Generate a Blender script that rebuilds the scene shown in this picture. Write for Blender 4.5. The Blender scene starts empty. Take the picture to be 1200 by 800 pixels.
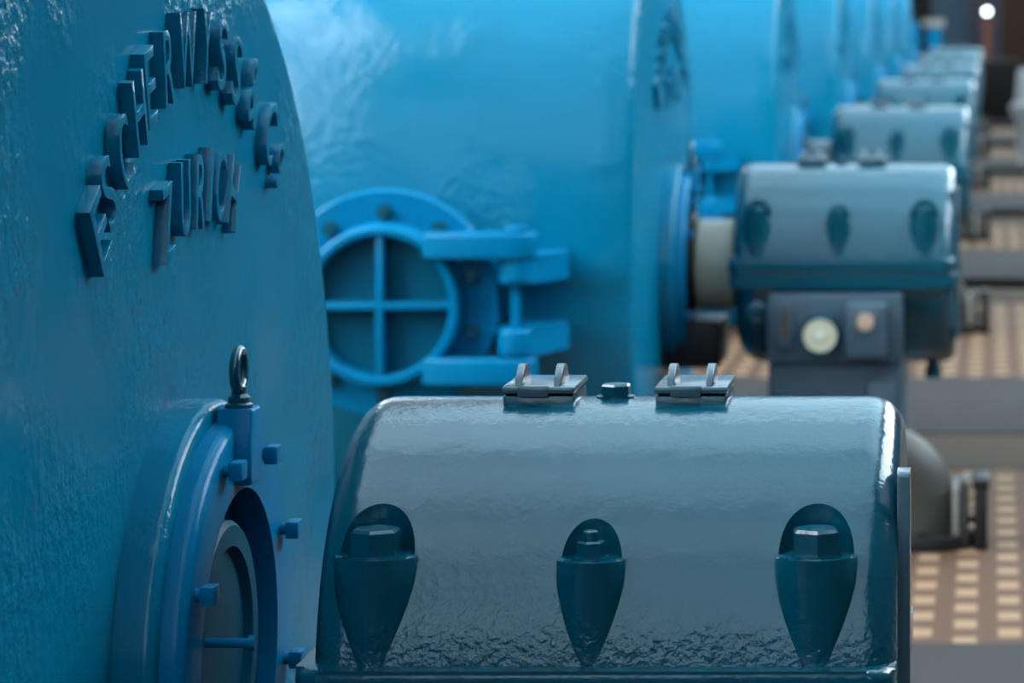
import bpy, bmesh, math, random
from mathutils import Vector, Matrix
C = bpy.context.scene.collection
PI = math.pi
random.seed(4)

# ------------------------------------------------------------------ layout
F = 3700.0 / 1200.0              # focal length over frame width
AX = 0.69                        # shaft axis height
D1, STEP, NU = 3.70, 5.60, 7     # first unit, spacing along the hall, number of units
CAMZ = 1.44

# ------------------------------------------------------------------ materials
def new_mat(name):
    m = bpy.data.materials.new(name)
    m.use_nodes = True
    nt = m.node_tree
    return m, nt, nt.nodes['Principled BSDF']

def nd(nt, typ, **kw):
    n = nt.nodes.new(typ)
    for k, v in kw.items():
        setattr(n, k, v)
    return n

def paint(name, col, rough=.25, bump=.25, scale=30, col2=None, spec=.5, dist=.004, low_band=None, coat=0.0, grime=None):
    """glossy enamel over a cast surface: noise bump, faint tone variation"""
    m, nt, b = new_mat(name)
    L = nt.links.new
    tc = nd(nt, 'ShaderNodeTexCoord')
    n1 = nd(nt, 'ShaderNodeTexNoise'); n1.inputs['Scale'].default_value = scale
    n1.inputs['Detail'].default_value = 5; n1.inputs['Roughness'].default_value = .6
    L(tc.outputs['Object'], n1.inputs['Vector'])
    n2 = nd(nt, 'ShaderNodeTexNoise'); n2.inputs['Scale'].default_value = 4.0
    n2.inputs['Detail'].default_value = 4
    L(tc.outputs['Object'], n2.inputs['Vector'])
    mx = nd(nt, 'ShaderNodeMix', data_type='RGBA')
    L(n2.outputs['Fac'], mx.inputs['Factor'])
    c2 = col2 or tuple(c * .8 for c in col)
    mx.inputs['A'].default_value = (*col, 1); mx.inputs['B'].default_value = (*c2, 1)
    L(mx.outputs['Result'], b.inputs['Base Color'])
    b.inputs['Roughness'].default_value = rough
    b.inputs['Specular IOR Level'].default_value = spec
    b.inputs['Coat Weight'].default_value = coat
    b.inputs['Coat Roughness'].default_value = .1
    bp = nd(nt, 'ShaderNodeBump'); bp.inputs['Strength'].default_value = bump
    bp.inputs['Distance'].default_value = dist
    h = n1.outputs['Fac']
    if low_band:                      # coarser casting skin on part of the surface (object z window)
        z0, z1, gain = low_band
        sx = nd(nt, 'ShaderNodeSeparateXYZ'); L(tc.outputs['Object'], sx.inputs[0])
        n4 = nd(nt, 'ShaderNodeTexNoise'); n4.inputs['Scale'].default_value = 9
        L(tc.outputs['Object'], n4.inputs['Vector'])
        sc = nd(nt, 'ShaderNodeMath', operation='MULTIPLY_ADD')
        L(n4.outputs['Fac'], sc.inputs[0]); sc.inputs[1].default_value = .06; L(sx.outputs['Z'], sc.inputs[2])
        mr = nd(nt, 'ShaderNodeMapRange'); L(sc.outputs[0], mr.inputs['Value'])
        mr.inputs['From Min'].default_value = z0; mr.inputs['From Max'].default_value = z1
        mr.inputs['To Min'].default_value = gain; mr.inputs['To Max'].default_value = .06
        n3 = nd(nt, 'ShaderNodeTexNoise'); n3.inputs['Scale'].default_value = 105
        n3.inputs['Detail'].default_value = 3; n3.inputs['Distortion'].default_value = .25
        L(tc.outputs['Object'], n3.inputs['Vector'])
        mu = nd(nt, 'ShaderNodeMath', operation='MULTIPLY')
        L(mr.outputs['Result'], mu.inputs[0]); L(n3.outputs['Fac'], mu.inputs[1])
        ad = nd(nt, 'ShaderNodeMath', operation='MULTIPLY_ADD')
        L(n1.outputs['Fac'], ad.inputs[0]); ad.inputs[1].default_value = .18; L(mu.outputs[0], ad.inputs[2])
        h = ad.outputs[0]
    L(h, bp.inputs['Height'])
    L(bp.outputs['Normal'], b.inputs['Normal'])
    if coat:
        L(bp.outputs['Normal'], b.inputs['Coat Normal'])
    return m

def gloss_mix(m, nt, b, base, lift, gain, rough):
    """swap the principled node for a diffuse body under a thin gloss film"""
    L = nt.links.new
    col = b.inputs['Base Color'].links[0].from_socket; nor = b.inputs['Normal'].links[0].from_socket
    df = nd(nt, 'ShaderNodeBsdfDiffuse'); gl = nd(nt, 'ShaderNodeBsdfGlossy'); gl.inputs['Roughness'].default_value = rough
    fr = nd(nt, 'ShaderNodeFresnel'); fr.inputs['IOR'].default_value = 1.4
    ma = nd(nt, 'ShaderNodeMath', operation='MULTIPLY_ADD'); ma.inputs[1].default_value = gain; ma.inputs[2].default_value = lift
    mx = nd(nt, 'ShaderNodeMixShader')
    L(col, df.inputs['Color']); L(nor, df.inputs['Normal']); L(nor, gl.inputs['Normal']); L(nor, fr.inputs['Normal'])
    L(fr.outputs[0], ma.inputs[0]); L(ma.outputs[0], mx.inputs[0]); L(df.outputs[0], mx.inputs[1]); L(gl.outputs[0], mx.inputs[2])
    L(mx.outputs[0], nt.nodes['Material Output'].inputs['Surface'])
    nt.nodes.remove(b)
    return m

def pump_paint():
    """enamel with a patchy casting skin: brush sags and coarse pits in patches"""
    m, nt, b = new_mat('blue enamel')
    L = nt.links.new
    tc = nd(nt, 'ShaderNodeTexCoord')
    mp = nd(nt, 'ShaderNodeMapping'); mp.inputs['Scale'].default_value = (1, 1.0, .35)
    L(tc.outputs['Object'], mp.inputs['Vector'])
    pits = nd(nt, 'ShaderNodeTexNoise'); pits.inputs['Scale'].default_value = 48; pits.inputs['Detail'].default_value = 4
    L(tc.outputs['Object'], pits.inputs['Vector'])
    sag = nd(nt, 'ShaderNodeTexNoise'); sag.inputs['Scale'].default_value = 26; sag.inputs['Detail'].default_value = 3
    L(mp.outputs['Vector'], sag.inputs['Vector'])
    patch = nd(nt, 'ShaderNodeTexNoise'); patch.inputs['Scale'].default_value = 3.6; patch.inputs['Detail'].default_value = 2
    L(tc.outputs['Object'], patch.inputs['Vector'])
    mr = nd(nt, 'ShaderNodeMapRange'); L(patch.outputs['Fac'], mr.inputs['Value'])
    mr.inputs['From Min'].default_value = .44; mr.inputs['From Max'].default_value = .60
    mr.inputs['To Min'].default_value = .05; mr.inputs['To Max'].default_value = 1.3
    mu = nd(nt, 'ShaderNodeMath', operation='MULTIPLY'); L(mr.outputs['Result'], mu.inputs[0]); L(pits.outputs['Fac'], mu.inputs[1])
    ad = nd(nt, 'ShaderNodeMath', operation='MULTIPLY_ADD'); L(sag.outputs['Fac'], ad.inputs[0]); ad.inputs[1].default_value = .12
    L(mu.outputs[0], ad.inputs[2])
    bp = nd(nt, 'ShaderNodeBump'); bp.inputs['Strength'].default_value = .6; bp.inputs['Distance'].default_value = .007
    L(ad.outputs[0], bp.inputs['Height']); L(bp.outputs['Normal'], b.inputs['Normal'])
    tone = nd(nt, 'ShaderNodeTexNoise'); tone.inputs['Scale'].default_value = 2.5; tone.inputs['Detail'].default_value = 5
    L(mp.outputs['Vector'], tone.inputs['Vector'])
    mx = nd(nt, 'ShaderNodeMix', data_type='RGBA'); L(tone.outputs['Fac'], mx.inputs['Factor'])
    mx.inputs['A'].default_value = (*PUMP, 1); mx.inputs['B'].default_value = (PUMP[0], PUMP[1] * .8, PUMP[2] * .78, 1)
    L(mx.outputs['Result'], b.inputs['Base Color'])
    return gloss_mix(m, nt, b, None, .017, .40, .17)

PUMP = (.0, .158, .288)
HOUS = (.0, .068, .108)
M = {}
M['pump'] = pump_paint()
M['pump_fit'] = paint('blue enamel fittings', (.0, .158, .335), .2, .2, 60, spec=.3)
for _k in ('pump_fit',):
    gloss_mix(M[_k], M[_k].node_tree, M[_k].node_tree.nodes['Principled BSDF'], None, .006, .32, .2)
M['house'] = paint('grey blue enamel', HOUS, .16, .8, 26, spec=.62, low_band=(.765, .835, .5), dist=.010)
M['house_fit'] = paint('dark teal enamel fittings', (.0, .068, .110), .18, .25, 70, spec=.7)
M['panel'] = paint('teal darkened for shade', (.0, .095, .165), .35, .15, 60, spec=.15)  # darkened to stand for shade in the manhole and shaft recesses
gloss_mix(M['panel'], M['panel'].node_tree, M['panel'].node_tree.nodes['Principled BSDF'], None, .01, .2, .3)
M['lid'] = paint('grey blue enamel paled by light', (.055, .105, .14), .22, .2, 60, spec=.8)  # paled for the light caught by the lids and end plate
M['pedestal'] = paint('slate blue enamel', (.046, .085, .118), .4, .15, 40)
M['steel'] = paint('turned steel', (.42, .38, .30), .45, .1, 80)
M['dark_iron'] = paint('black iron', (.014, .013, .013), .5, .3, 40, spec=.25)
M['olive_iron'] = paint('grey olive pipe', (.045, .046, .040), .5, .3, 30, spec=.3)
M['grey_iron'] = paint('bare grey steel', (.25, .24, .22), .5, .2, 40)
M['brass'] = paint('brass sight tube', (.10, .052, .018), .35, .1, 40)
M['dial'] = paint('cream dial', (.74, .68, .48), .4, .02, 40)
M['dial_hub'] = paint('white dial hub', (.9, .88, .78), .4, .02, 40)
M['pink_glass'] = paint('pale indicator glass', (.55, .38, .28), .25, .02, 40)
M['bin'] = paint('pale grey enamel', (.24, .24, .24), .6, .1, 30, spec=.2)
M['cabinet'] = paint('near black steel', (.010, .009, .009), .7, .1, 30, spec=.08)
M['brown'] = paint('dark brown wood', (.030, .015, .009), .7, .2, 12, spec=.08)
M['rust'] = paint('rust red lamp post', (.13, .035, .012), .5, .1, 30)
M['plaster'] = paint('grey plaster', (.30, .29, .28), .8, .1, 8)
M['brickbrown'] = paint('brown painted wall', (.030, .019, .014), .8, .15, 9, spec=.1)
M['violet'] = paint('grey violet wall', (.05, .046, .060), .8, .1, 9, spec=.1)
M['slate_wall'] = paint('slate blue panel', (.035, .062, .085), .8, .1, 9, spec=.1)
M['slab'] = paint('grey concrete', (.042, .039, .038), .75, .15, 14, col2=(.035, .033, .032), spec=.05)
M['rubber_shade'] = paint('black rubber and shade strip', (.012, .011, .011), .8, .1, 30, spec=.05)  # black for gaskets, the painted shade at slab fronts and an unseen mat
M['tan'] = paint('plain tan tile', (.060, .045, .034), .8, .1, 14, spec=.05)

def emit(name, col, s):
    m, nt, b = new_mat(name)
    b.inputs['Base Color'].default_value = (*col, 1)
    b.inputs['Emission Color'].default_value = (*col, 1)
    b.inputs['Emission Strength'].default_value = s
    return m
M['streak_glass'] = emit('boosted streak glazing', (.86, .94, 1.0), 14.0)  # left bays brightened to put the white streak on the second pump
M['roof_glass'] = emit('daylit roof glazing', (.64, .88, 1.0), 1.25)
M['win_glass'] = emit('daylit window glazing', (.85, .94, 1.0), 4.0)
M['side_fill'] = emit('side glazing added as fill', (.80, .92, 1.0), 15.0)  # unseen panes, added to light the pump faces from the right
M['streak_roof_glass'] = emit('added roof pane for streak', (.88, .95, 1.0), 14.0)  # unseen pane, added to reflect as a streak on the second pump
M['end_glass'] = emit('daylit gable glazing', (.66, .88, 1.0), .85)
M['lamp'] = emit('lamp glow', (.82, 1.0, .95), 11.0)

def tile_mat():
    m, nt, b = new_mat('patterned tile floor')
    L = nt.links.new
    tc = nd(nt, 'ShaderNodeTexCoord')
    sx = nd(nt, 'ShaderNodeSeparateXYZ'); L(tc.outputs['Object'], sx.inputs[0])
    def math_(op, a, b_=None, c=None):
        n = nd(nt, 'ShaderNodeMath', operation=op)
        for i, v in enumerate((a, b_, c)):
            if v is None: continue
            if isinstance(v, (int, float)): n.inputs[i].default_value = v
            else: L(v, n.inputs[i])
        return n.outputs[0]
    u = math_('DIVIDE', math_('ADD', sx.outputs['X'], 20 + .190), .1035)
    i = math_('FLOOR', u); fu = math_('SUBTRACT', u, i)
    par = math_('MODULO', i, 2.0)
    v = math_('ADD', math_('DIVIDE', math_('ADD', sx.outputs['Y'], 20 + .10), .2), math_('MULTIPLY', par, .5))
    fv = math_('FRACT', v)
    inu = math_('LESS_THAN', math_('ABSOLUTE', math_('SUBTRACT', fu, .5)), .26)
    inv = math_('LESS_THAN', math_('ABSOLUTE', math_('SUBTRACT', fv, .5)), .26)
    mask = math_('MULTIPLY', inu, inv)
    nz = nd(nt, 'ShaderNodeTexNoise'); nz.inputs['Scale'].default_value = 3.0; nz.inputs['Detail'].default_value = 6
    L(tc.outputs['Object'], nz.inputs['Vector'])
    base = nd(nt, 'ShaderNodeMix', data_type='RGBA'); L(nz.outputs['Fac'], base.inputs['Factor'])
    base.inputs['A'].default_value = (.098, .051, .030, 1); base.inputs['B'].default_value = (.072, .042, .029, 1)
    li = nd(nt, 'ShaderNodeMix', data_type='RGBA'); L(nz.outputs['Fac'], li.inputs['Factor'])
    li.inputs['A'].default_value = (.27, .162, .09, 1); li.inputs['B'].default_value = (.215, .135, .082, 1)
    mx = nd(nt, 'ShaderNodeMix', data_type='RGBA'); L(mask, mx.inputs['Factor'])
    L(base.outputs['Result'], mx.inputs['A']); L(li.outputs['Result'], mx.inputs['B'])
    L(mx.outputs['Result'], b.inputs['Base Color'])
    b.inputs['Roughness'].default_value = .7
    b.inputs['Specular IOR Level'].default_value = .08
    return m
M['tile'] = tile_mat()

# ------------------------------------------------------------------ mesh helpers
class B:
    """collects shapes into one mesh"""
    def __init__(s): s.bm = bmesh.new()
    def box(s, x0, x1, y0, y1, z0, z1, bev=0, seg=2, edges=None):
        vs = [s.bm.verts.new(p) for p in ((x0,y0,z0),(x1,y0,z0),(x1,y1,z0),(x0,y1,z0),(x0,y0,z1),(x1,y0,z1),(x1,y1,z1),(x0,y1,z1))]
        fs = [s.bm.faces.new([vs[i] for i in q]) for q in ((3,2,1,0),(4,5,6,7),(0,1,5,4),(1,2,6,5),(2,3,7,6),(3,0,4,7))]
        if bev:
            es = list({e for f in fs for e in f.edges})
            if edges: es = [e for e in es if edges(*(v.co for v in e.verts))]
            bmesh.ops.bevel(s.bm, geom=es, offset=bev, segments=seg, profile=.5, affect='EDGES')
        return s
    def lathe(s, prof, c=(0,0,0), axis='x', n=64, a0=0, a1=2*PI, close_ends=True):
        """prof: list of (along, radius); axis through c"""
        full = abs(a1 - a0 - 2*PI) < 1e-6
        m = n if full else n + 1
        rings = []
        for (t, r) in prof:
            if r < 1e-7:
                rings.append([s.bm.verts.new(s._ax(axis, c, t, 0, 0))]); continue
            rings.append([s.bm.verts.new(s._ax(axis, c, t, r, a0 + (a1-a0)*k/n)) for k in range(m)])
        for a, b in zip(rings, rings[1:]):
            for k in range(n):
                k2 = (k+1) % m
                q = [a[k % len(a)], a[k2 % len(a)], b[k2 % len(b)], b[k % len(b)]]
                q2 = []
                for v in q:
                    if v not in q2: q2.append(v)
                if len(q2) > 2: s.bm.faces.new(q2)
        return rings
    @staticmethod
    def _ax(axis, c, t, r, a):
        if axis == 'x': return (c[0]+t, c[1]+r*math.cos(a), c[2]+r*math.sin(a))
        if axis == 'y': return (c[0]+r*math.cos(a), c[1]+t, c[2]+r*math.sin(a))
        return (c[0]+r*math.cos(a), c[1]+r*math.sin(a), c[2]+t)
    def cyl(s, c, r, t0, t1, axis='z', n=32, bev=0, r2=None):
        r2 = r if r2 is None else r2
        if bev:
            p = [(t0,0),(t0,r-bev),(t0+bev*.3,r-bev*.3),(t0+bev,r),(t1-bev,r2),(t1-bev*.3,r2-bev*.3),(t1,r2-bev),(t1,0)]
        else: p = [(t0,0),(t0,r),(t1,r2),(t1,0)]
        s.lathe(p, c, axis, n); return s
    def hexa(s, c, r, t0, t1, axis='z', rot=0.0, cham=True):
        p = [(t0,0),(t0,r),(t1-.12*(r if cham else 0),r),(t1,r*.86 if cham else r),(t1,0)]
        s.lathe(p, c, axis, 6, rot, rot+2*PI); return s
    def tube(s, pts, r, n=16, closed=False, caps=True):
        pts = [Vector(p) for p in pts]; rings = []
        up = None
        N = len(pts)
        for i, p in enumerate(pts):
            if closed: d = pts[(i+1) % N] - pts[i-1]
            else: d = pts[min(i+1, N-1)] - pts[max(i-1, 0)]
            d.normalize()
            if up is None: up = d.orthogonal().normalized()
            up = (up - d*up.dot(d)).normalized(); sd = d.cross(up)
            rr = r[i] if isinstance(r, (list, tuple)) else r
            rings.append([s.bm.verts.new(p + up*math.cos(2*PI*k/n)*rr + sd*math.sin(2*PI*k/n)*rr) for k in range(n)])
        pr = list(zip(rings, rings[1:])) + ([(rings[-1], rings[0])] if closed else [])
        for a, b in pr:
            for k in range(n): s.bm.faces.new((a[k], a[(k+1) % n], b[(k+1) % n], b[k]))
        if caps and not closed:
            s.bm.faces.new(rings[0][::-1]); s.bm.faces.new(rings[-1])
        return s
    def prism(s, pts, t0, t1, axis='x', bev=0):
        """closed outline extruded along axis; pts are the two other coords (for x: y,z ; y: x,z ; z: x,y)"""
        def P(a, b, t): return {'x': (t,a,b), 'y': (a,t,b), 'z': (a,b,t)}[axis]
        A = [s.bm.verts.new(P(a,b,t0)) for a,b in pts]; D = [s.bm.verts.new(P(a,b,t1)) for a,b in pts]
        n = len(pts); fs = [s.bm.faces.new(A[::-1]), s.bm.faces.new(D)]
        for k in range(n): fs.append(s.bm.faces.new((A[k], A[(k+1)%n], D[(k+1)%n], D[k])))
        if bev:
            es = [e for f in fs[:2] for e in f.edges]
            bmesh.ops.bevel(s.bm, geom=es, offset=bev, segments=4, profile=.5, affect='EDGES')
        return s
    def build(s, name, mat, parent=None, org=(0,0,0), angle=35):
        bm = s.bm
        bmesh.ops.remove_doubles(bm, verts=bm.verts, dist=1e-6)
        bmesh.ops.recalc_face_normals(bm, faces=bm.faces)
        bmesh.ops.translate(bm, verts=bm.verts, vec=-Vector(org))
        me = bpy.data.meshes.new(name); bm.to_mesh(me); bm.free()
        return link(name, me, mat, parent, angle)

def link(name, me, mat, parent=None, angle=35):
    me.materials.clear(); me.materials.append(mat)
    for p in me.polygons: p.use_smooth = True
    me.set_sharp_from_angle(angle=math.radians(angle))
    o = bpy.data.objects.new(name, me); C.objects.link(o)
    if parent: o.parent = parent
    return o

def thing(name, label, cat, loc, group=None):
    o = bpy.data.objects.new(name, None); C.objects.link(o)
    o.location = loc; o['label'] = label; o['category'] = cat
    o.empty_display_size = .2
    if group: o['group'] = group
    return o

def tag(o, label, cat, group=None):
    o['label'] = label; o['category'] = cat
    if group: o['group'] = group
    return o

def struct(o): o['kind'] = 'structure'; return o

def dup(root, loc, label, skip=()):
    r = root.copy(); C.objects.link(r); r.location = loc; r['label'] = label
    def rec(src, dst):
        for ch in list(src.children):
            if ch.name.split('.')[0] in skip: continue
            c = ch.copy(); C.objects.link(c); c.parent = dst
            rec(ch, c)
    rec(root, r)
    return r

def arc(cx, cy, r, a0, a1, n):
    return [(cx + r*math.cos(a0+(a1-a0)*k/n), cy + r*math.sin(a0+(a1-a0)*k/n)) for k in range(n+1)]

def boolean_cut(me, cutters):
    """subtract cutter builders from a mesh, return the evaluated result"""
    a = bpy.data.objects.new('casting', me); C.objects.link(a)
    cs = []
    for cb in cutters:
        bmesh.ops.remove_doubles(cb.bm, verts=cb.bm.verts, dist=1e-6)
        bmesh.ops.recalc_face_normals(cb.bm, faces=cb.bm.faces)
        cm = bpy.data.meshes.new('cut'); cb.bm.to_mesh(cm); cb.bm.free()
        co = bpy.data.objects.new('cut', cm); C.objects.link(co); cs.append(co)
        md = a.modifiers.new('b', 'BOOLEAN'); md.operation = 'DIFFERENCE'; md.solver = 'EXACT'; md.object = co
    bpy.context.view_layer.update()
    dg = bpy.context.evaluated_depsgraph_get()
    out = bpy.data.meshes.new_from_object(a.evaluated_get(dg))
    for o in cs + [a]: bpy.data.objects.remove(o, do_unlink=True)
    return out

# ------------------------------------------------------------------ the pump
FX = -.95                        # plane of the casing's flat face
PB = (-1.60, 0, 0)               # base point of the pump, unit frame
PUMP_GROUP = 'blue pumps in a row down the hall'

def glyph(ch, h, w, depth, bold):
    cu = bpy.data.curves.new('g', 'FONT'); cu.body = ch; cu.size = 1; cu.align_x = 'CENTER'
    cu.offset = bold; cu.extrude = .5; cu.bevel_depth = 0; cu.resolution_u = 5
    o = bpy.data.objects.new('g', cu); C.objects.link(o)
    bpy.context.view_layer.update()
    me = bpy.data.meshes.new_from_object(o.evaluated_get(bpy.context.evaluated_depsgraph_get()))
    bpy.data.objects.remove(o, do_unlink=True)
    xs = [v.co.x for v in me.vertices]; ys = [v.co.y for v in me.vertices]
    x0, x1, y0, y1 = min(xs), max(xs), min(ys), max(ys)
    for v in me.vertices:
        tap = (v.co.z + .5)
        v.co = Vector(((v.co.x-(x0+x1)/2)/(x1-x0)*w, (v.co.y-(y0+y1)/2)/(y1-y0)*h, tap*depth))
    return me

def lettering(parent):
    bm = bmesh.new()
    big = [('E',-.378,.517,.046),('S',-.347,.554,.040),('C',-.286,.594,.042),('H',-.226,.636,.046),('E',-.182,.663,.040),('R',-.105,.684,.042),
           ('W',-.020,.703,.078),('Y',.070,.705,.046),('S',.146,.695,.042),('S',.221,.674,.042),('&',.310,.645,.046),('C',.408,.591,.046)]
    small = [('Z',-.105,.507,.044),('U',-.030,.530,.042),('R',.040,.534,.042),('I',.088,.540,.015),('C',.138,.537,.042),('H',.205,.522,.046)]
    jobs = [(c, math.degrees(math.atan2(z, y)), math.hypot(y, z), .088, w) for c, y, z, w in big + small]
    jobs += [('o', 50.0, .722, .042, .032), ('.', 49.9, .684, .014, .018)]
    for ch, a, r, h, w in jobs:
        me = glyph(ch, h, w, .018, .004)
        a = math.radians(a)
        tilt = a - PI/2 if True else 0
        # local x -> reading direction (+y in the world), local y -> up, local z -> out of the face (+x)
        ct, st = math.cos(tilt), math.sin(tilt)
        for v in me.vertices:
            u, q, t = v.co
            yy = u*ct - q*st*1.0; zz = u*st + q*ct
            v.co = (FX - .003 + t, r*math.cos(a) + yy, AX + r*math.sin(a) + zz)
            v.co = v.co - Vector(PB)
        bm.from_mesh(me)
    bmesh.ops.remove_doubles(bm, verts=bm.verts, dist=2e-5)
    bmesh.ops.recalc_face_normals(bm, faces=bm.faces)
    es = [e for e in bm.edges if len(e.link_faces) == 2 and e.calc_face_angle(0) > .9 and all(abs(v.co.x - (FX-.003+.018-PB[0])) < 1e-4 for v in e.verts)]
    bmesh.ops.bevel(bm, geom=es, offset=.0016, segments=2, profile=.5, affect='EDGES', clamp_overlap=True)
    me = bpy.data.meshes.new('raised_lettering'); bm.to_mesh(me); bm.free()
    return link('raised_lettering', me, M['pump'], parent, 40)

def make_pump(label):
    t = thing('centrifugal_pump', label, 'pump', (PB[0], D1, 0), PUMP_GROUP)
    c = (0, 0, AX)
    # casing: flat face with a rounded shoulder, barrel shaped rim, dished back
    b = B()
    prof = [(-.915,0),(-.915,.190),(FX,.190),(FX,.870)]
    prof += [(FX-.03+.03*math.cos(k*PI/16), .870+.03*math.sin(k*PI/16)) for k in range(1, 9)]
    for k in range(1, 33):
        x = -.98 - k/32*1.12
        s_ = (x + 1.50)/.60
        prof.append((x, .925 - (.024*s_**2 if x > -1.5 else .066*abs(s_)**2.1)))
    prof += [(-2.13,.86),(-2.17,.80),(-2.19,.70),(-2.19,0)]
    b.lathe(prof, c, 'x', 180)
    for v in b.bm.verts:          # the casing swells towards the delivery side, as a volute does
        r_ = math.hypot(v.co.y, v.co.z-AX); th = math.degrees(math.atan2(v.co.z-AX, v.co.y))
        q = min(1, max(0, (r_-.45)/.3)); q = q*q*(3-2*q)
        k_ = 1 + .21*math.exp(-((th-130)/28)**2)*q
        v.co.y *= k_; v.co.z = AX + (v.co.z-AX)*k_
    bmesh.ops.bisect_plane(b.bm, geom=b.bm.verts[:]+b.bm.edges[:]+b.bm.faces[:], plane_co=(0,0,.002), plane_no=(0,0,1), clear_inner=True)
    b.build('casing', M['pump'], t, PB, 40)
    lettering(t)
    # boss and gland ring round the shaft opening
    b = B()
    def rounded(x0, x1, ro, ri, rd):
        return [(x0, ri)] + [(x0, ro)] + [(x1-rd+rd*math.sin(k*PI/12), ro-rd+rd*math.cos(k*PI/12)) for k in range(7)] + [(x1, ri), (x0, ri)]
    b.lathe(rounded(FX-.01, -.905, .292, .19, .012), c, 'x', 120)
    b.build('shaft_boss', M['pump'], t, PB)
    b = B()
    b.lathe(rounded(-.906, -.878, .268, .188, .014), c, 'x', 120)
    g = b.build('gland_ring', M['pump_fit'], t, PB)
    for deg in (154, 110, 66, 27, -14, -58, -102, -146):
        a = math.radians(deg)
        y, z = .236*math.cos(a), AX + .236*math.sin(a)
        b = B(); b.cyl((0,y,z), .0075, -.882, -.862, 'x', 14)
        b.box(-.871, -.855, y-.014, y+.014, z-.0105, z+.0105, .0015)
        b.build('gland_bolt', M['pump_fit'], g, PB)
    # eye bolt on its lug at the top of the ring
    b = B()
    b.prism([(-.026,AX+.196),(.026,AX+.196),(.031,AX+.21),(.030,AX+.255),(.020,AX+.284),(-.020,AX+.284),(-.030,AX+.255),(-.031,AX+.21)], -.902, -.860, 'x', .004)
    lug = b.build('eye_lug', M['pump_fit'], t, PB)
    b = B()
    b.lathe([(0,0),(0,.0165),(.006,.0165),(.008,.013),(.014,.013),(.018,.009),(.026,.009),(.026,0)], (-.881,0,AX+.282), 'z', 24)
    b.tube([(-.881, .0215*math.cos(2*PI*k/28), AX+.328+.0225*math.sin(2*PI*k/28)) for k in range(28)], .0065, 12, True)
    b.build('eye_bolt', M['house_fit'], lug, PB)
    # follower disc and stud inside the opening
    b = B()
    b.lathe([(-.93,0),(-.93,.150),(-.898,.150),(-.892,.144),(-.892,.120),(-.902,.112),(-.902,0)], c, 'x', 96)
    b.build('gland_follower', M['panel'], t, PB)  # darker paint stands for the shade inside the opening
    b = B(); b.cyl((0,-.10,AX+.028), .0055, -.905, -.842, 'x', 14); b.cyl((0,-.10,AX+.028), .0085, -.846, -.838, 'x', 14)
    b.build('gland_stud', M['pump_fit'], t, PB)
    # drip tray under the shaft
    b = B(); b.box(-.95, -.785, -.16, .16, .40, .53, .01)
    b.build('drip_tray', M['dark_iron'], t, PB)
    # inspection opening on the rim, facing down the aisle
    mc = (-1.575, 0, AX - .015)
    b = B()
    b.lathe([(-.90,.10),(-.90,.255),(-1.045,.255),(-1.050,.292),(-1.056,.298),(-1.085,.298),(-1.092,.292),(-1.092,.10),(-.9,.1)], mc, 'y', 96)
    b.build('manhole_flange', M['pump_fit'], t, PB)
    b = B()
    b.lathe([(-1.09,0),(-1.09,.214),(-1.112,.214),(-1.120,.208),(-1.172,.206),(-1.178,.200),(-1.178,.186),(-1.172,.181),(-1.098,.178),(-1.098,0)], mc, 'y', 96)
    cov = b.build('manhole_cover', M['pump_fit'], t, PB)
    b = B(); b.cyl(mc, .181, -1.104, -1.0975, 'y', 64); b.build('recess_shade_disc', M['panel'], cov, PB)  # darker disc paints in the shade of the cover recess
    for rb in ((-.182,.182,-.010,.010), (-.010,.010,-.182,.182)):
        b = B(); b.box(mc[0]+rb[0], mc[0]+rb[1], -1.168, -1.095, mc[2]+rb[2], mc[2]+rb[3], .004)
        b.build('cover_rib', M['pump_fit'], cov, PB)
    for k in range(10):
        a = math.radians(18 + 36*k)
        b = B(); x, z = mc[0]+.240*math.cos(a), mc[2]+.240*math.sin(a)
        b.cyl((x,0,z), .021, -1.100, -1.090, 'y', 20); b.hexa((x,0,z), .0175, -1.100, -1.124, 'y', .3*k, False)
        b.build('flange_bolt', M['house_fit'], t, PB)
    hx = mc[0] + .350                                                # hinge pin
    for z0, z1 in ((.124,.190), (-.200,-.132)):
        b = B()
        out = [(mc[0]+.115,-1.10),(mc[0]+.115,-1.19),(mc[0]+.16,-1.212),(hx-.02,-1.212)] + arc(hx, -1.155, .057, -PI/2, PI/2, 10)[1:] + [(hx-.10,-1.10)]
        b.prism(out, mc[2]+z0, mc[2]+z1, 'z', .008)
        arm = b.build('hinge_arm', M['pump_fit'], cov, PB)
        b = B(); zc = mc[2] + (z1 if z0 > 0 else z0-.016)
        b.cyl((hx,-1.155,zc), .030, 0, .016, 'z', 20, .004)
        b.build('pin_cap', M['pump_fit'], arm, PB)
    b = B(); b.cyl((hx,-1.155,0), .0125, mc[2]-.20, mc[2]+.20, 'z', 16)
    b.build('hinge_pin', M['pump_fit'], t, PB)
    for z0, z1 in ((.058,.128), (-.128,-.058)):
        b = B()
        ca = [(hx+.10,-.90),(hx-.05,-.90),(hx-.045,-1.155)] + arc(hx, -1.155, .045, PI, 2*PI, 10)[1:] + [(hx+.12,-1.02)]
        b.prism(ca, mc[2]+z0, mc[2]+z1, 'z', .010)
        b.build('hinge_lug', M['pump_fit'], t, PB)
    return t

# ------------------------------------------------------------------ the bearing housing on its pedestal
HX0, HX1, R = -.737, -.102, .295
HB = (-.42, 0, 0)
HOUSE_GROUP = 'bearing housings in a row down the hall'

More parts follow.
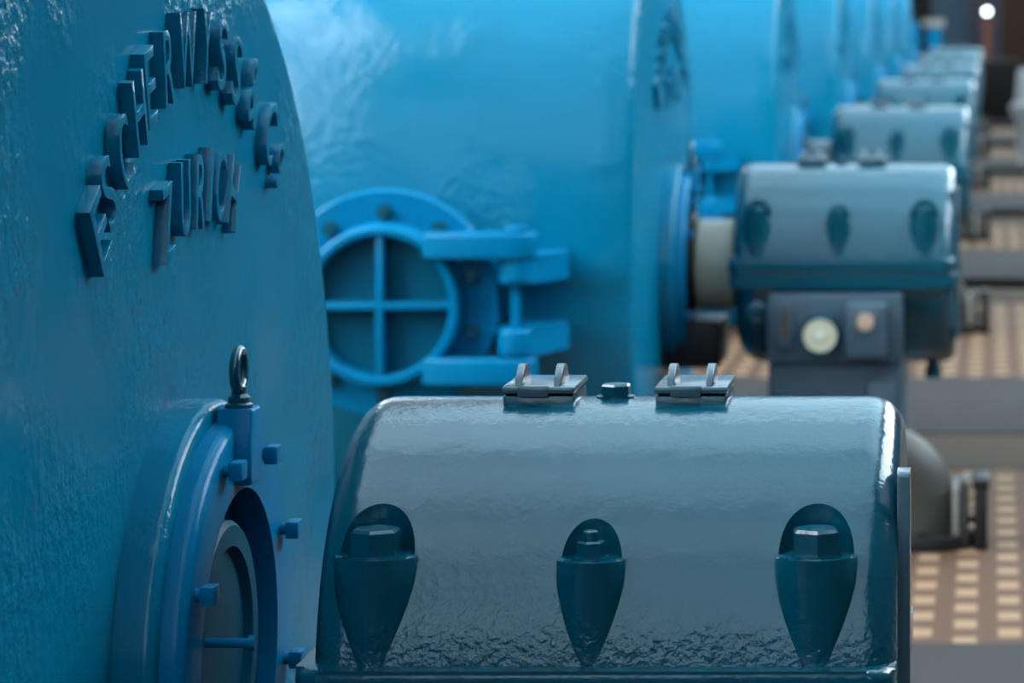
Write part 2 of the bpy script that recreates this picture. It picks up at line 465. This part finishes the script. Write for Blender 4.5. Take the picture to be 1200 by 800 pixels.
def make_housing(label):
    t = thing('bearing_housing', label, 'bearing housing', (HB[0], D1, 0), HOUSE_GROUP)
    c = (0, 0, AX)
    # upper half, cut by three bolt pockets
    b = B()
    fr = .040
    prof = [(HX0,0)] + [(HX0, (R-fr)*k/4) for k in range(1,4)]
    prof += [(HX0+fr-fr*math.cos(k*PI/20), R-fr+fr*math.sin(k*PI/20)) for k in range(11)]
    prof += [(HX0+fr + (HX1-HX0-2*fr)*k/24, R) for k in range(1,24)]
    prof += [(HX1-fr+fr*math.sin(k*PI/20), R-fr+fr*math.cos(k*PI/20)) for k in range(11)]
    prof += [(HX1, (R-fr)*k/4) for k in range(3,0,-1)] + [(HX1,0)]
    b.lathe(prof, c, 'x', 192)
    bm = b.bm
    bmesh.ops.remove_doubles(bm, verts=bm.verts, dist=1e-6)
    g = bmesh.ops.bisect_plane(bm, geom=bm.verts[:]+bm.edges[:]+bm.faces[:], plane_co=(0,0,AX+.001), plane_no=(0,0,1), clear_inner=True)
    bmesh.ops.holes_fill(bm, edges=[e for e in bm.edges if e.is_boundary])
    bmesh.ops.recalc_face_normals(bm, faces=bm.faces)
    bmesh.ops.translate(bm, verts=bm.verts, vec=-Vector(HB))
    me = bpy.data.meshes.new('upper_casing'); bm.to_mesh(me); bm.free()
    pockets = [(-.6705, -.254, .845, .0415, 'bolt'), (-.4355, -.259, .842, .0335, 'stud'), (-.1905, -.254, .845, .0415, 'bolt')]
    cuts = []
    for x, y, z, r, kind in pockets:
        cb = B()
        # straight-sided pocket with a rounded mouth towards the viewer
        pts = arc(x-HB[0], y, r, 0, PI, 20) + [(x-r-HB[0], y-.10), (x+r-HB[0], y-.10)]
        cb.prism(pts, z, 1.2, 'z')
        cuts.append(cb)
    me = boolean_cut(me, cuts)
    up = link('upper_casing', me, M['house'], t, 30)
    for x, y, z, r, kind in pockets:
        b = B(); yf = y - r - .004; prof = []
        rings = []
        steps = [(z+.0006, r+.0015), (z-.0015, r+.004), (z-.03, r+.004), (z-.05, r*1.04), (z-.07, r*.95), (z-.09, r*.82), (z-.11, r*.66), (z-.125, r*.55), (z-.140, r*.48)]
        n = 40
        top = b.bm.verts.new((x, y, z+.0006))
        for zz, rr in steps:
            k_ = (z-zz)/.14
            yc = yf + rr + .006*k_**2
            rings.append([b.bm.verts.new((x+rr*math.cos(2*PI*k/n), yc+rr*math.sin(2*PI*k/n), zz)) for k in range(n)])
        for k in range(n): b.bm.faces.new((top, rings[0][k], rings[0][(k+1)%n]))
        for p, q in zip(rings, rings[1:]):
            for k in range(n): b.bm.faces.new((p[k], q[k], q[(k+1)%n], p[(k+1)%n]))
        b.bm.faces.new(rings[-1])
        boss = b.build('bolt_boss', M['house'], t, HB, 50)
        if kind == 'bolt':
            b = B(); b.hexa((x,y-.004,0), .0278, z, z+.030, 'z', PI/6+(.12 if x > -.3 else -.05))
            b.cyl((x,y-.004,0), .030, z, z+.003, 'z', 28)
            b.build('bolt_head', M['house_fit'], boss, HB, 20)
        else:
            b = B(); b.cyl((x,y-.003,0), .021, z, z+.003, 'z', 28); b.hexa((x,y-.003,0), .0155, z+.003, z+.020, 'z', .3)
            b.cyl((x,y-.003,0), .0085, z+.018, z+.031, 'z', 16, .002)
            b.build('stud_nut', M['house_fit'], boss, HB, 20)
    # parting flanges
    def rrect(x0, x1, y0, y1, r, n=6):
        return arc(x1-r,y1-r,r,0,PI/2,n)+arc(x0+r,y1-r,r,PI/2,PI,n)+arc(x0+r,y0+r,r,PI,1.5*PI,n)+arc(x1-r,y0+r,r,1.5*PI,2*PI,n)
    b = B(); b.prism(rrect(HX0-.014, HX1-.001, -.318, .318, .03), AX+.001, AX+.041, 'z', .011)
    b.build('parting_flange', M['house_fit'], t, HB)
    b = B(); b.prism(rrect(HX0-.010, HX1+.004, -.312, .312, .03), AX-.045, AX-.002, 'z', .004)
    b.build('lower_flange', M['house_fit'], t, HB)
    # lower half
    b = B(); fr = .075; R2 = .285
    prof = [(HX0,0)] + [(HX0+fr-fr*math.cos(k*PI/20), R2-fr+fr*math.sin(k*PI/20)) for k in range(11)]
    prof += [(HX1-.04+.04*math.sin(k*PI/20), R2-.04+.04*math.cos(k*PI/20)) for k in range(11)] + [(HX1,0)]
    b.lathe(prof, c, 'x', 128)
    bmesh.ops.bisect_plane(b.bm, geom=b.bm.verts[:]+b.bm.edges[:]+b.bm.faces[:], plane_co=(0,0,AX-.003), plane_no=(0,0,-1), clear_inner=True)
    b.build('lower_casing', M['house_fit'], t, HB)
    # drain plug low on the front, left
    b = B(); pc = (-.665, 0, AX-.115)
    b.cyl(pc, .034, -.290, -.235, 'y', 24, .004); b.hexa(pc, .019, -.285, -.318, 'y', .2)
    b.build('drain_plug', M['house_fit'], t, HB)
    b = B(); b.cyl((-.17,0,0), .018, .375, .42, 'z', 18); b.hexa((-.17,0,0), .024, .39, .36, 'z', 0)
    b.build('bottom_plug', M['house_fit'], t, HB)
    # oil filler lids and filler plug on the crown
    for x in (-.525, -.348):
        yb = .028
        b = B(); b.box(x-.0415, x+.0415, yb-.062, yb+.052, AX+.270, AX+.3015, .003)
        lid = b.build('filler_neck', M['house_fit'], t, HB)
        b = B(); b.box(x-.0425, x+.0425, yb-.066, yb+.056, AX+.3040, AX+.3125, .003)
        b.box(x-.024, x+.012, yb-.070, yb-.060, AX+.3005, AX+.3140, .002)
        lp = b.build('filler_lid', M['lid'], lid, HB)
        b = B(); b.box(x-.039, x+.039, yb-.058, yb+.05, AX+.3013, AX+.3045)
        b.build('lid_gasket', M['rubber_shade'], lid, HB)
        for ex in (-.024, .021):
            b = B(); z0 = AX+.311
            b.prism([(yb-.056,z0)] + [(yb-.020+.036*math.cos(a_), z0+.0235*math.sin(a_)) for a_ in [PI - PI*k/14 for k in range(15)]] + [(yb+.02,z0)], x+ex-.0042, x+ex+.0042, 'x', .0015)
            b.build('lid_ear', M['lid'], lp, HB)
    b = B(); b.hexa((-.4405,.01,0), .0185, AX+.298, AX+.3105, 'z', PI/6); b.cyl((-.4405,.01,0), .0155, AX+.28, AX+.304, 'z', 24)
    b.cyl((-.4405,.01,0), .023, AX+.28, AX+.2965, 'z', 24)
    b.build('filler_plug', M['house_fit'], t, HB, 20)
    # end plate on the free end
    b = B(); r = .02
    r = .006; b.prism([(-.2,AX-.20),(-.155,AX-.20)] + arc(-.155-r, AX+.237-r, r, 0, PI/2, 5) + arc(-.2+r, AX+.237-r, r, PI/2, PI, 5), HX1-.002, HX1+.0125, 'x', .002)
    b.build('end_plate', M['lid'], t, HB)
    # pedestal
    b = B()
    b.box(-.632, -.250, -.335, .30, 0, .445, .012, 3)
    b.box(-.70, -.18, -.40, .36, 0, .04, .006)
    b.build('pedestal', M['pedestal'], t, HB)
    # instrument panel on the front
    b = B()
    b.box(-.632, -.250, -.375, -.265, .44, AX-.056, .006)
    b.box(-.627, -.375, -.378, -.372, .485, AX-.062, .003)
    ip = b.build('instrument_panel', M['pedestal'], t, HB)
    for x in (-.515, -.365):
        b = B(); b.hexa((x,0,0), .017, AX-.062, AX-.036, 'z', .4); b.cyl((x,0,0), .011, AX-.06, AX-.028, 'z', 14)
        b.build('panel_bolt', M['house_fit'], ip, HB)
    b = B()
    out = arc(-.581, .505, .021, PI, 2*PI, 10) + arc(-.581, .592, .021, 0, PI, 10)
    b.prism(out, -.392, -.376, 'y', .003); sg = b.build('sight_glass', M['pedestal'], ip, HB)
    b = B(); b.prism(arc(-.581, .516, .0075, PI, 2*PI, 8) + arc(-.581, .586, .0075, 0, PI, 8), -.3945, -.391, 'y')
    b.build('sight_tube', M['brass'], ip, HB)
    b = B(); dc = (-.481, 0, .522)
    b.lathe([(-.372,0),(-.372,.058),(-.402,.058),(-.410,.054),(-.410,.049),(-.404,.048),(-.404,0)], dc, 'y', 48)
    b.build('gauge_case', M['house_fit'], ip, HB)
    b = B(); b.cyl(dc, .0475, -.406, -.403, 'y', 40); b.build('gauge_dial', M['dial'], ip, HB)
    b = B(); b.cyl(dc, .012, -.412, -.405, 'y', 24, .002); b.box(dc[0]-.0015, dc[0]+.0015, -.408, -.4055, dc[2]-.01, dc[2]+.036)
    b.build('gauge_hand', M['dial_hub'], ip, HB)
    b = B(); b.box(-.410, -.295, -.425, -.37, .455, .613, .012, 3); rb = b.build('relay_box', M['pedestal'], ip, HB)
    b = B(); rc = (-.352, 0, .562)
    b.lathe([(-.42,0),(-.42,.035),(-.430,.035),(-.433,.031),(-.433,.027),(-.428,.026),(-.428,0)], rc, 'y', 36)
    b.build('indicator_bezel', M['pedestal'], ip, HB)
    b = B(); b.cyl(rc, .0255, -.431, -.427, 'y', 30, .001); b.build('indicator_glass', M['pink_glass'], ip, HB)
    b = B(); b.box(-.345, -.268, -.352, -.33, .05, .385, .006); b.build('pedestal_door', M['pedestal'], t, HB)
    return t

# ------------------------------------------------------------------ shaft
SHAFT_GROUP = 'shafts between pumps and bearing housings'
def make_shaft(label, y):
    t = thing('drive_shaft', label, 'shaft', (-.82, y, AX), SHAFT_GROUP)
    b = B(); b.lathe([(-.887,0),(-.887,.095),(-.862,.095),(-.860,.128),(-.856,.132),(-.757,.132),(-.752,.128),(-.752,0)], (0,0,0), 'x', 64)
    b.build('coupling_sleeve', M['steel'], t, (-.82,0,0))
    b = B(); b.lathe([(-.884,.096),(-.884,.150),(-.870,.150),(-.866,.145),(-.866,.096),(-.884,.096)], (0,0,0), 'x', 64)
    b.build('water_slinger', M['dark_iron'], t, (-.82,0,0))
    return t

# ------------------------------------------------------------------ pipe on the floor
PIPE_GROUP = 'pipe bends standing on the floor beside the pedestals'
def make_pipe(label, y):
    t = thing('drain_pipe', label, 'pipe', (-.175, y, 0), PIPE_GROUP)
    r, br = .088, .155
    zc = .335 - r
    x0 = -.178
    pts = [(x0,0,.01),(x0,0,.05)] + [(x0-br+br*math.cos(a), 0, zc-br+br*math.sin(a)) for a in [PI/2*k/12 for k in range(13)]] + [(x0-br-.20,0,zc)]
    pts += [(-.535-br*math.sin(a), 0, zc-br+br*math.cos(a)) for a in [PI/2*k/12 for k in range(13)]] + [(-.69,0,.05),(-.69,0,.01)]
    b = B(); b.tube(pts, r, 32); b.build('pipe_bend', M['olive_iron'], t, (-.175,0,0))
    for px in (x0, -.69):
        b = B(); b.cyl((px,0,0), .135, 0, .040, 'z', 40, .004)
        for k in range(6):
            a = PI/6 + PI/3*k
            b.hexa((px+.108*math.cos(a), .108*math.sin(a), 0), .013, .036, .053, 'z', 0)
        b.build('floor_flange', M['dark_iron'], t, (-.175,0,0))
    b = B(); b.box(-.101, -.086, -.09, .08, .036, .170, .004); b.build('gasket_plate', M['grey_iron'], t, (-.175,0,0))
    b = B(); b.box(-.086, -.058, -.085, .07, 0, .182, .006); b.build('clamp_plate', M['olive_iron'], t, (-.175,0,0))
    b = B(); b.box(-.045, -.008, -.10, .07, 0, .165, .005); b.box(-.050, -.004, -.105, .075, .165, .190, .005)
    b.build('stop_plate', M['dark_iron'], t, (-.175,0,0))
    b = B(); b.cyl((0,-.01,.07), .012, -.060, -.044, 'x', 16); b.build('clamp_bolt', M['dark_iron'], t, (-.175,0,0))
    return t

# ------------------------------------------------------------------ build the row
ORD = ['nearest', 'second', 'third', 'fourth', 'fifth', 'sixth', 'seventh']
pl = ['blue pump casing nearest the viewer with large raised lettering and open shaft ring at left',
      'second blue pump in the row with round ribbed manhole cover facing the viewer',
      'third blue pump in the row, seen behind the second bearing housing',
      'fourth blue pump in the row, a narrow strip behind the third',
      'fifth blue pump in the row, a narrow strip behind the fourth',
      'sixth blue pump in the row, far down the hall',
      'seventh and farthest blue pump in the row']
hl = ['large grey-blue bearing housing nearest the viewer, in sharp focus with two filler lids',
      'second bearing housing in the row with cream dial gauge on its pedestal',
      'third bearing housing in the row, showing just above the second one',
      'fourth bearing housing in the row, between the third and the fifth',
      'fifth bearing housing in the row, far down the hall',
      'sixth bearing housing in the row, blurred strip behind the fifth',
      'seventh and farthest bearing housing in the row']
pump = make_pump(pl[0]); house = make_housing(hl[0])
for k in range(1, NU):
    dup(pump, (PB[0], D1+STEP*k, 0), pl[k])
    dup(house, (HB[0], D1+STEP*k, 0), hl[k])
sl = ['pale steel shaft between the second blue pump and the housing with the cream dial'] + [f'pale steel shaft between the {ORD[k]} blue pump and the {ORD[k]} bearing housing' for k in range(2, NU)]
sh = make_shaft(sl[0], D1+STEP)
far_sleeve = [o_ for o_ in sh.children if o_.name.startswith('coupling_sleeve')][0].data.copy(); far_sleeve.materials[0] = M['house_fit']
pp_l = ['dark pipe bend on the floor right of the front bearing housing'] + [f'dark pipe bend on the floor beside the {ORD[k]} bearing housing' for k in range(2, NU)]
pp = make_pipe(pp_l[0], D1+STEP-.80)
for k in range(2, NU):
    c_ = dup(sh, (-.82, D1+STEP*k, AX), sl[k-1].replace('pale steel', 'teal painted'))
    for ch_ in c_.children:
        if ch_.name.startswith('coupling_sleeve'):
            ch_.data = far_sleeve
    dup(pp, (-.175, D1+STEP*k-.80, 0), pp_l[k-1])

# ------------------------------------------------------------------ the hall
X0, X1, Y0, Y1, ZT = -7.0, 4.5, -7.0, 60.0, 8.0
b = B(); b.box(X0-.2, X1+.2, Y0-.2, Y1+.2, -.2, 0); struct(b.build('floor', M['tile']))
# grey cross slabs between the machines
b = B(); b.box(-3.0, X1, -6.5, 5.0, 0, .006, .002); struct(b.build('trim_20', M['rubber_shade']))  # unseen dark mat added to darken reflections in the bolt bosses
for k in range(NU+1):
    d = D1 + STEP*k
    hgt = .006 if k < 2 else .05
    y0, y1 = (d+1.42, d+3.45) if k != 1 else (d+1.40, d+3.02)
    b = B(); b.box(-3.0, X1, y0, y1, 0, hgt, .002); o = struct(b.build(f'trim_{k+1}', M['slab']))
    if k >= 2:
        b = B(); b.box(-3.0, X1, y0-.03, y0-.001, 0, hgt+.002, .002); struct(b.build(f'trim_{k+21}', M['rubber_shade']))  # dark strip painting the shadow line along the slab's near edge
    if k >= 1:
        b = B(); b.box(-3.0, X1, y0-.82, y0-.032, 0, .004); struct(b.build(f'trim_{k+41}', M['tan']))

def wall(name, mat, *bx):
    b = B(); b.box(*bx); return struct(b.build(name, mat))
wall('wall_far', M['violet'], X0, X1, Y1, Y1+.2, 0, ZT)
# left wall with tall windows
nW = 11; pitch = (Y1-Y0)/nW
num = 0
for side, xa, xb, zlo, zhi, wm, gm, ww in (('left', X0-.2, X0, 2.6, 7.4, M['plaster'], M['win_glass'], 5.4), ('right', X1, X1+.2, 3.4, 7.2, M['brickbrown'], M['side_fill'], 5.4)):
    b = B()
    b.box(xa, xb, Y0, Y1, 0, zlo); b.box(xa, xb, Y0, Y1, zhi, ZT)
    k0 = 0 if side == 'left' else 2          # first right bays left solid so camera-facing faces stay darker
    for k in range(k0, nW+1):
        a = Y0 + pitch*k - (pitch-ww)/2; e = a + (pitch-ww)
        b.box(xa, xb, max(a, Y0), min(e, Y1), zlo, zhi)
    if k0: b.box(xa, xb, Y0, Y0+pitch*k0, zlo, zhi)
    struct(b.build('wall_'+side, wm))
    xm = (xa+xb)/2; si = 1 if side == 'left' else -1
    for k in range(k0, nW):
        yc = Y0 + pitch*(k+.5); num += 1
        b = B(); b.box(xm-.01, xm+.01, yc-ww/2, yc+ww/2, zlo, zhi); w = struct(b.build(f'window_{num}', M['streak_glass'] if side == 'left' and k in (1, 2) else gm))
        f = B(); p, q_ = sorted((xm+si*.012, xm+si*.06))
        for q in range(5): f.box(p, q_, yc-ww/2+(ww-.06)*q/4, yc-ww/2+(ww-.06)*q/4+.06, zlo, zhi)
        for q in range(6): f.box(p, q_, yc-ww/2, yc+ww/2, zlo+(zhi-zlo-.06)*q/5, zlo+.06+(zhi-zlo-.06)*q/5)
        f.build('window_frame', M['cabinet'], w)
# gable behind the viewer, glazed in its upper part
b = B(); b.box(X0, X1, Y0-.2, Y0, 0, 2.4); b.box(X0, X0+.5, Y0-.2, Y0, 2.4, ZT); b.box(X1-.5, X1, Y0-.2, Y0, 2.4, ZT)
struct(b.build('wall_near', M['slate_wall']))
b = B(); b.box(X0+.5, X1-.5, Y0-.12, Y0-.10, 2.4, ZT); w = struct(b.build('window_30', M['end_glass']))
f = B()
for q in range(9): f.box(X0+.5+(X1-X0-1.06)*q/8, X0+.56+(X1-X0-1.06)*q/8, Y0-.10, Y0-.05, 2.4, ZT)
f.build('window_frame', M['plaster'], w)
# roof: glazed strip with beams
b = B()
for a, e in ((X0, -6.7), (-4.3, -3.4), (3.5, X1)): b.box(a, e, Y0, Y1, ZT, ZT+.2)
b.box(-6.7, -4.3, Y0, .6, ZT, ZT+.2); b.box(-6.7, -4.3, 8.2, Y1, ZT, ZT+.2)
for k in range(17):
    y = Y0 + (Y1-Y0)*k/16
    b.box(X0, X1, y-.12, y+.12, ZT-.25, ZT+.2)
struct(b.build('ceiling', M['plaster']))
b = B(); b.box(-6.7, -4.3, .6, 8.2, ZT+.05, ZT+.07); struct(b.build('window_31', M['streak_roof_glass']))  # added out of view, placed and sized for the pump's white streak
b = B(); b.box(-3.4, 3.5, Y0, Y1, ZT+.05, ZT+.07); struct(b.build('window_32', M['roof_glass']))

# ------------------------------------------------------------------ far end of the aisle
b = B(); b.box(.21, 1.9, 56.0, 56.6, 0, 3.4, .02); b.box(.26, 1.85, 55.98, 56.0, .2, 3.3)
tag(b.build('wooden_cupboard', M['brown']), 'tall dark brown cupboard at the far end of the aisle', 'cupboard')
b = B(); b.box(-.14, .36, 39.5, 40.3, 0, .80, .03); b.box(.36, .9, 40.6, 41.4, 0, .62, .03)
tag(b.build('control_desk', M['cabinet']), 'low black control desk at the end of the aisle behind the pale stand', 'desk')
b = B()
b.lathe([(0,0),(0,.13),(.05,.13),(.07,.11),(.40,.11),(.50,.17),(.56,.17),(.60,.12),(.86,.10),(.9,.08),(.9,0)], (.345,29.0,0), 'z', 32)
tag(b.build('pedestal_stand', M['bin']), 'pale grey turned stand at the right edge of the aisle', 'stand')
t = thing('aisle_lamp', 'small bright lamp on a rust-red post at the far end of the aisle', 'lamp', (-.06, 52.0, 0))
b = B(); b.cyl((0,0,0), .05, 0, 1.28, 'z', 16); b.cyl((0,0,0), .10, 0, .06, 'z', 20); b.cyl((0,0,0), .09, 1.20, 1.30, 'z', 20)
b.build('lamp_post', M['rust'], t)
b = B(); b.lathe([(.05*-math.cos(PI*k/12), .05*math.sin(PI*k/12)) for k in range(13)], (0,0,1.405), 'z', 20)
b.build('lamp_bulb', M['lamp'], t)
b = B(); b.cyl((0,0,0), .03, 1.30, 1.36, 'z', 16); b.build('lamp_socket', M['cabinet'], t)
t = thing('standing_pipe', 'bright blue upright pipe beyond the last pump, left of the aisle', 'pipe', (-.80, 44.0, 0))
b = B(); b.cyl((0,0,0), .10, 0, 1.22, 'z', 24); b.build('pipe', M['pump_fit'], t)
b = B(); b.cyl((0,0,0), .15, 1.20, 1.30, 'z', 24); b.build('flange', M['grey_iron'], t)
t = thing('pressure_tank', 'bright blue upright tank beyond the last pump, at its left', 'tank', (-1.16, 44.0, 0))
b = B(); b.lathe([(0,0),(0,.17),(1.15,.17),(1.26,.13),(1.30,0)], (0,0,0), 'z', 28); b.build('shell', M['pump_fit'], t)
b = B(); b.cyl((0,0,0), .06, 1.28, 1.40, 'z', 18); b.build('neck', M['bin'], t)
b = B(); b.box(-1.05, -.42, 57.0, 57.4, 0, 3.2, .02); b.box(-1.0, -.47, 56.98, 57.0, .1, 3.1)
tag(b.build('switch_cabinet', M['slate_wall']), 'tall slate-blue switch cabinet against the far wall', 'cabinet')
b = B(); b.box(-1.75, -1.10, 57.0, 57.4, 0, 3.0, .02); b.box(-1.7, -1.15, 56.98, 57.0, .1, 2.9)
tag(b.build('steel_locker', M['cabinet']), 'tall black steel locker against the far wall behind the blue tank', 'cabinet')

# ------------------------------------------------------------------ world, camera
w = bpy.data.worlds.new('World'); bpy.context.scene.world = w; w.use_nodes = True
w.node_tree.nodes['Background'].inputs[0].default_value = (.5, .65, .8, 1)
w.node_tree.nodes['Background'].inputs[1].default_value = .3

cam = bpy.data.cameras.new('camera'); co = bpy.data.objects.new('camera', cam); C.objects.link(co)
bpy.context.scene.camera = co
co.location = (0, 0, CAMZ); co.rotation_euler = (PI/2, 0, 0)
cam.sensor_width = 36; cam.lens = 36*F
cam.shift_x = -(1161-600)/1200; cam.shift_y = -(400-11)/1200
cam.clip_end = 200
cam.dof.use_dof = True; cam.dof.focus_distance = 3.46; cam.dof.aperture_fstop = cam.lens/1000/.0155

sc = bpy.context.scene
sc.view_settings.view_transform = 'Standard'; sc.view_settings.look = 'None'
sc.view_settings.gamma = 1; sc.view_settings.exposure = -0.22; sc.view_settings.use_curve_mapping = False
sc.cycles.use_denoising = True
sc.cycles.max_bounces = 6
